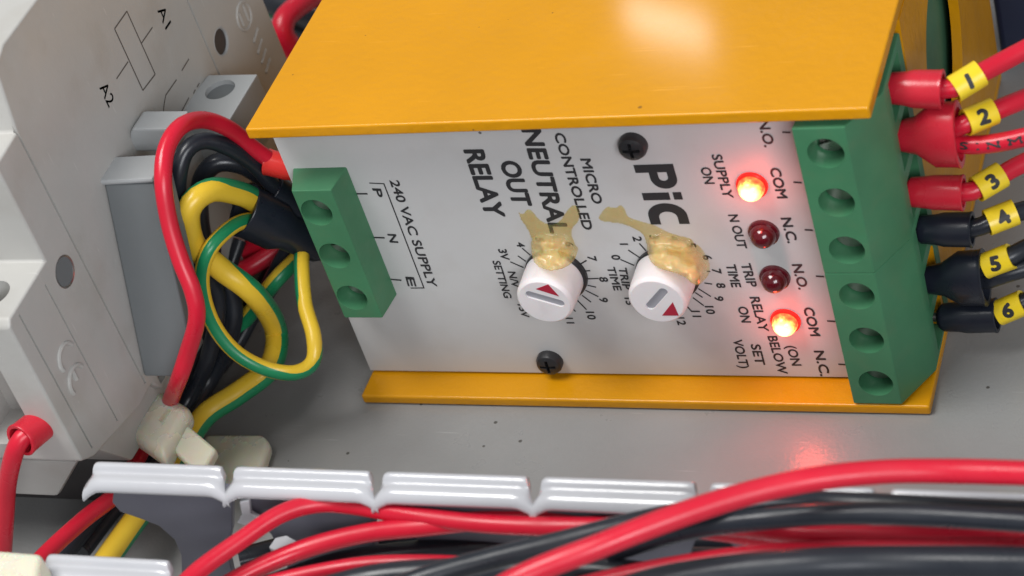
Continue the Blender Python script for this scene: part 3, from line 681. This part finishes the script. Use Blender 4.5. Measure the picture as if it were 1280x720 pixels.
# earth wires
t = wire('thick green and yellow earth wire curling down from the black boots through the cable tie',
     [Y(352,272,12), Y(328,256,10), Y(300,242,6), Y(262,238,1), Y(236,262,-3), Y(242,305,-3), Y(275,335,-2), Y(318,368,-1), Z(345,412,14), Z(338,458,12), Z(300,490,10), Z(258,518,9), Z(232,555,9), Z(205,600,10), Z(150,676,11), Z(118,722,12)], 2.05, 'yw', 'wire', stripe=.30, start=[(0,70),(.14,75),(.26,180),(.36,282),(.6,288),(.78,285),(.88,262),(1,250)])
boot(t, Y(408,312,13), Y(304,262,7), 3.2, 4.4, 'blackboot', flat=1.12, nose=.5)
t = wire('thinner green and yellow earth wire in a long narrow loop over the thick one',
     [Y(345,285,11), Y(320,275,8), Y(292,282,2), Y(262,312,-4), Y(252,352,-6), Y(264,400,-8), Y(292,438,-9), Y(330,460,-9), Y(368,466,-9), Y(391,452,-8), Y(392,420,-5), Y(381,380,0), Y(377,335,6), Y(378,300,12)], 1.34, 'yw', stripe=.22, start=[(0,15),(.2,0),(.45,8),(.6,25),(.7,60),(.78,180),(.85,280),(1,285)])
wire('dim green and yellow wire behind the loops', [Y(385,310,18), Z(345,350,20), Z(318,385,14), Z(297,412,10), Z(280,440,8), Z(250,490,6)], 1.5, 'yw', stripe=.5, start=[(0,-80),(1,-60)])

# left terminal wire of the contactor
t = wire('red wire hanging from the front terminal of the contactor at the left edge', [Y(62,515,-38), Y(42,535,-43), Y(22,556,-46), Y(10,600,-47), Y(6,650,-48), Y(2,720,-49)], 1.5)
boot(t, Y(84,504,-35), Y(25,551,-45.5), 2.9, 2.75, 'redboot')

# red and dark wires behind, top left
bgw = [wire('dark red wire looping behind the contactor at the top edge', [Z(400,-10,20), Z(372,8,22), Z(356,24,22), Z(354,42,20), Z(366,62,16), Z(380,90,10)], 2.3),
       wire('black wire running along the top edge behind the contactor', [Z(300,-30,14), Z(345,2,16), Z(420,20,14)], 3.0, 'blackw'),
       wire('black wire under the dark red loop behind the contactor', [Z(335,50,4), Z(362,40,6), Z(420,60,6)], 3.0, 'blackw'),
       wire('green and yellow wire end peeping out behind the contactor', [Z(320,0,12), Z(342,14,12), Z(362,20,10)], 1.6, 'yw', stripe=.3, start=[(0,60),(1,60)])]

# ------------------------------------------------------------------ cable ties
tie = thing('cable_tie', 'milky nylon cable tie head clamped over the red and earth wires', 'cable tie', Z(230, 545, 0))
hd = [at(*p, z=19) for p in ((157,538),(198,483),(238,507),(204,572))]
o = link('tie_head', bm_prism(hd, (0, 0, -4.4)), 'nylon', tie, bevel=1.7, seg=5, smooth=70)
boolean(o, [bm_prism([at(*p, z=19.6) for p in ((196,522),(207,507),(212,510),(201,526))], (0, 0, -1.4))])
nk = [at(*p, z=17.2) for p in ((206,552),(230,526),(270,560),(250,594))]
link('tie_strap', bm_prism(nk, (0, 0, -2.2)), 'nylon', tie, bevel=.7, seg=3, smooth=70)
st = spline([Z(170,545,15), Z(158,560,12), Z(154,572,6), Z(165,585,3)], .5)
bmst = bmesh.new()
F = frames(st)
rr_ = [[bmst.verts.new(c + t_.cross(Vector((.6,.8,0))).normalized()*a + Vector((.6,.8,0))*b) for a, b in ((-.5,-2.2),(.5,-2.2),(.5,2.2),(-.5,2.2))] for c, (t_, u, v) in zip(st, F)]
for i in range(len(rr_)-1):
    for k in range(4): bmst.faces.new((rr_[i][k], rr_[i][(k+1)%4], rr_[i+1][(k+1)%4], rr_[i+1][k]))
bmst.faces.new(rr_[0][::-1]); bmst.faces.new(rr_[-1]); link('tie_band', bmst, 'nylon', tie)
mnt = thing('tie_mount', 'flat milky plastic tie mount stuck to the grey plate beside the tie', 'mount', Z(295, 565, 0))
pm = [at(*p, z=3) for p in ((254,541),(328,541),(337,552),(320,602),(244,606))]
link('mount_plate', bm_prism(pm, (0, 0, -2.9)), 'nylon', mnt, bevel=1.1, seg=4, smooth=70)
t2 = link('tie_tail', bm_prism([at(*p, z=44) for p in ((-20,684),(52,690),(44,728),(-20,728))], (0, 0, -5)), 'nylon', None, bevel=1.0, seg=3)
tag(t2, 'milky nylon tie end in the bottom left corner', 'cable tie')

# ------------------------------------------------------------------ wiring duct
HD = 40.0; YF = -53.4
duct = thing('wiring_duct', 'white slotted wiring duct with glossy lipped fingers full of wires', 'cable duct', (50, -62, 0))
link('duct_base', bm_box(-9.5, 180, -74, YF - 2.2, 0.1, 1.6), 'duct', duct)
link('rear_strip', bm_box(-2, 180, YF - 3.4, YF - 2.2, 1.61, 9), 'ductshade', duct)
pitch = 24.05
lipprof = [(-.9, .2), (-.7, .75), (-.1, 1.0), (.5, .8), (.75, .3), (.7, -.15)]
def lip_mesh(x0, x1, y, z, sgn=1):
    """lip along x: bead at the back, hollow top falling to a thin front edge; ends turned down"""
    P = [(0.8,-.6),(0.85,.2),(.65,.55),(.3,.72),(-.1,.7),(-.4,.5),(-.6,.15),(-.8,-.12),(-1.15,-.2),(-1.6,-.12),(-2.05,-.1),(-2.5,-.2),(-2.9,-.45),(-3.2,-.85),(-3.4,-1.35),(-3.4,-1.85),(-3.1,-1.95),(-2.95,-1.5),(-2.4,-1.05),(-1.6,-.95),(-.4,-1.3),(.6,-1.4)]
    bm = bmesh.new(); rings = []; nseg = 26
    for i in range(nseg+1):
        f = i/nseg; x = x0 + (x1-x0)*f; e = min(f, 1-f)*(x1-x0); k = max(0, 1 - e/2.4); k2 = k*k
        rg = []
        for (py_, pz_) in P:
            fr = max(0, -py_)/3.4                       # 0 at the bead, 1 at the front edge
            flare = (1 if f > .5 else -1) * k2 * (fr*1.0)
            rg.append(bm.verts.new((x + flare*.9 + (-1 if f > .5 else 1)*(1-fr)*k2*.9, y + py_*sgn - k2*fr*.5, z + pz_ - k2*fr*1.5 - k2*.15)))
        rings.append(rg)
    n = len(P)
    for i in range(nseg):
        for k in range(n): bm.faces.new((rings[i][k], rings[i][(k+1)%n], rings[i+1][(k+1)%n], rings[i+1][k]))
    bm.faces.new(rings[0][::-1]); bm.faces.new(rings[-1]); return bm
bounds = [-12.9 + pitch*k for k in range(8)]
for k in range(7):
    x0, x1 = bounds[k] + .35, bounds[k+1] - .35
    if k == 0:
        px = [(139,600),(140,628),(150,640),(176,649),(199,658),(218,675),(226,694),(228,760),(300,760),(284,690),(290,660),(284,600)]
        pts = [(lambda p: (p.x, YF - 2.2, min(max(p.z, 1.7), HD - 1.4)))(at(a, b, y=YF-2.2)) for a, b in px]
    else:
        xm = (x0 + x1)/2
        pts = [(x0 + 1.0, YF-2.2, HD-1.4), (x0 + 1.0, YF-2.2, 34), (x0 + 3.4, YF-2.2, 29), (x0 + 3.4, YF-2.2, 9.2), (x1 - 3.4, YF-2.2, 9.2), (x1 - 3.4, YF-2.2, 29), (x1 - 1.0, YF-2.2, 34), (x1 - 1.0, YF-2.2, HD-1.4)]
    f = link('duct_finger', bm_prism(pts, (0, 1.3, 0)), 'ductshade', duct, bevel=.2)
    link('finger_lip', lip_mesh(x0, x1, YF, HD), 'duct', f, smooth=75)
link('broken_edge', bm_prism([at(*p, y=YF-3.4) for p in ((299,628),(311,626),(313,643),(334,655),(322,662),(296,654),(302,643))], (0, .9, 0)), 'duct', duct, bevel=.2)
for px, zz, lab in (([(336,684),(344,672),(358,669),(376,679),(371,687),(352,691)], 31, 'torn white plastic scrap between red wires near the second lip'), ([(1096,652),(1122,650),(1126,672),(1100,674)], 30, 'small white plastic scrap among the wires at the right')):
    tag(link('plastic_scrap', bm_prism([at(*p, z=zz) for p in px], (0, 0, -.8)), 'duct', bevel=.15), lab, 'scrap')
nf = link('duct_finger', bm_prism([(-9.0, -75.5, 36), (8.0, -75.5, 36), (8.0, -75.5, 1.7), (-9.0, -75.5, 1.7)], (0, 1.3, 0)), 'ductshade', duct, bevel=.2)
link('finger_lip', lip_mesh(-11.6, 10.1, -71.6, HD), 'duct', nf, smooth=75)
nf['label'] = 'near finger at the bottom left corner'

# wires lying in the duct
GD = 'wires lying in the duct'
def dw(label, pts, r, m='red', z=None):
    return wire(label, [at(a, b, z=c) for a, b, c in pts], r, m, group=GD)
dw('long thick red wire crossing highest over the duct, bottom centre to right edge', [(560,775,50),(650,722,51),(745,684,52),(830,651,52),(920,621,51),(1010,600,50),(1100,590,49),(1190,589,48),(1310,592,48)], 1.56)
dw('dark grey wire running just above the long thick red wire', [(440,760,44),(525,724,45),(610,700,45),(700,678,45),(790,655,45),(870,638,44),(945,628,42),(1040,628,40),(1150,634,40),(1310,642,40)], 1.5, 'blackw')
dw('red wire rising from the bottom and bending along under the lips', [(205,760,38),(245,716,38),(300,676,38),(350,643,38),(395,630,37),(440,632,36),(520,645,36),(610,655,36),(720,658,36),(830,654,35),(930,660,36),(1020,668,37),(1310,673,37)], 1.34)
dw('second red wire from the bottom running below the first bend', [(260,745,33),(320,711,33),(390,683,33),(460,666,34),(530,658,35),(610,650,35),(700,646,35),(800,650,34),(900,664,33),(1000,674,32),(1310,674,32)], 1.4)
dw('low red wire skimming the bottom right above a thick black wire', [(700,740,38),(790,718,38),(880,702,38),(970,692,38),(1070,687,37),(1310,683,37)], 1.35)
dw('short red wire glimpsed low between black wires at bottom centre', [(250,770,34),(320,735,34),(380,718,34),(450,706,34),(520,703,34),(600,706,33),(700,716,32)], 1.1)
dw('thick black wire along the bottom right edge', [(700,775,42),(800,735,42),(900,716,42),(1010,706,42),(1130,703,41),(1310,705,41)], 2.1, 'blackw')
dw('black wire under the lips at the right, above the red pair', [(760,690,38),(860,662,40),(960,648,42),(1060,642,43),(1160,644,43),(1310,653,43)], 1.45, 'blackw')
dw('black wire deep in the duct below the second red bend', [(330,735,28),(420,705,28),(520,690,28),(640,683,28),(760,690,27),(900,700,26),(1310,700,26)], 1.7, 'blackw')
dw('black wire deep in the duct behind the others', [(300,760,26),(400,722,26),(520,706,25),(650,700,25),(800,705,24),(1310,716,24)], 2.1, 'blackw')
dw('black wire low against the far duct wall', [(300,700,22),(420,672,20),(560,668,20),(720,672,20),(900,676,20),(1100,676,20),(1310,680,20)], 1.9, 'blackw')
dw('black wire at the very bottom edge of the picture, centre', [(380,745,36),(470,722,36),(580,714,36),(700,712,36),(820,722,36)], 1.9, 'blackw')

# dark case at the upper right
dk = thing('dark_case', 'dark blue case standing at the upper right corner', 'case', (125, 135, 0))
link('case_body', bm_prism([at(1252,72,z=.2), at(1420,50,z=.2), at(1420,-90,z=.2), at(1240,-90,z=.2)], (0, 0, 40)), 'navy', dk, bevel=1.2, seg=3)
link('case_rib', bm_box(112, 150, 104, 106, 2, 36), 'navy', dk)

for o in bpy.data.objects:
    if o.type == 'MESH' and len(o.data.polygons) > 6 and not o.name.startswith(('lettering', 'printed', 'tick', 'sheath', 'glue', 'finger_lip')):
        wn = o.modifiers.new('even_normals', 'WEIGHTED_NORMAL'); wn.keep_sharp = True; wn.weight = 80
for o in bpy.data.objects:
    if '_o' in o: del o['_o']
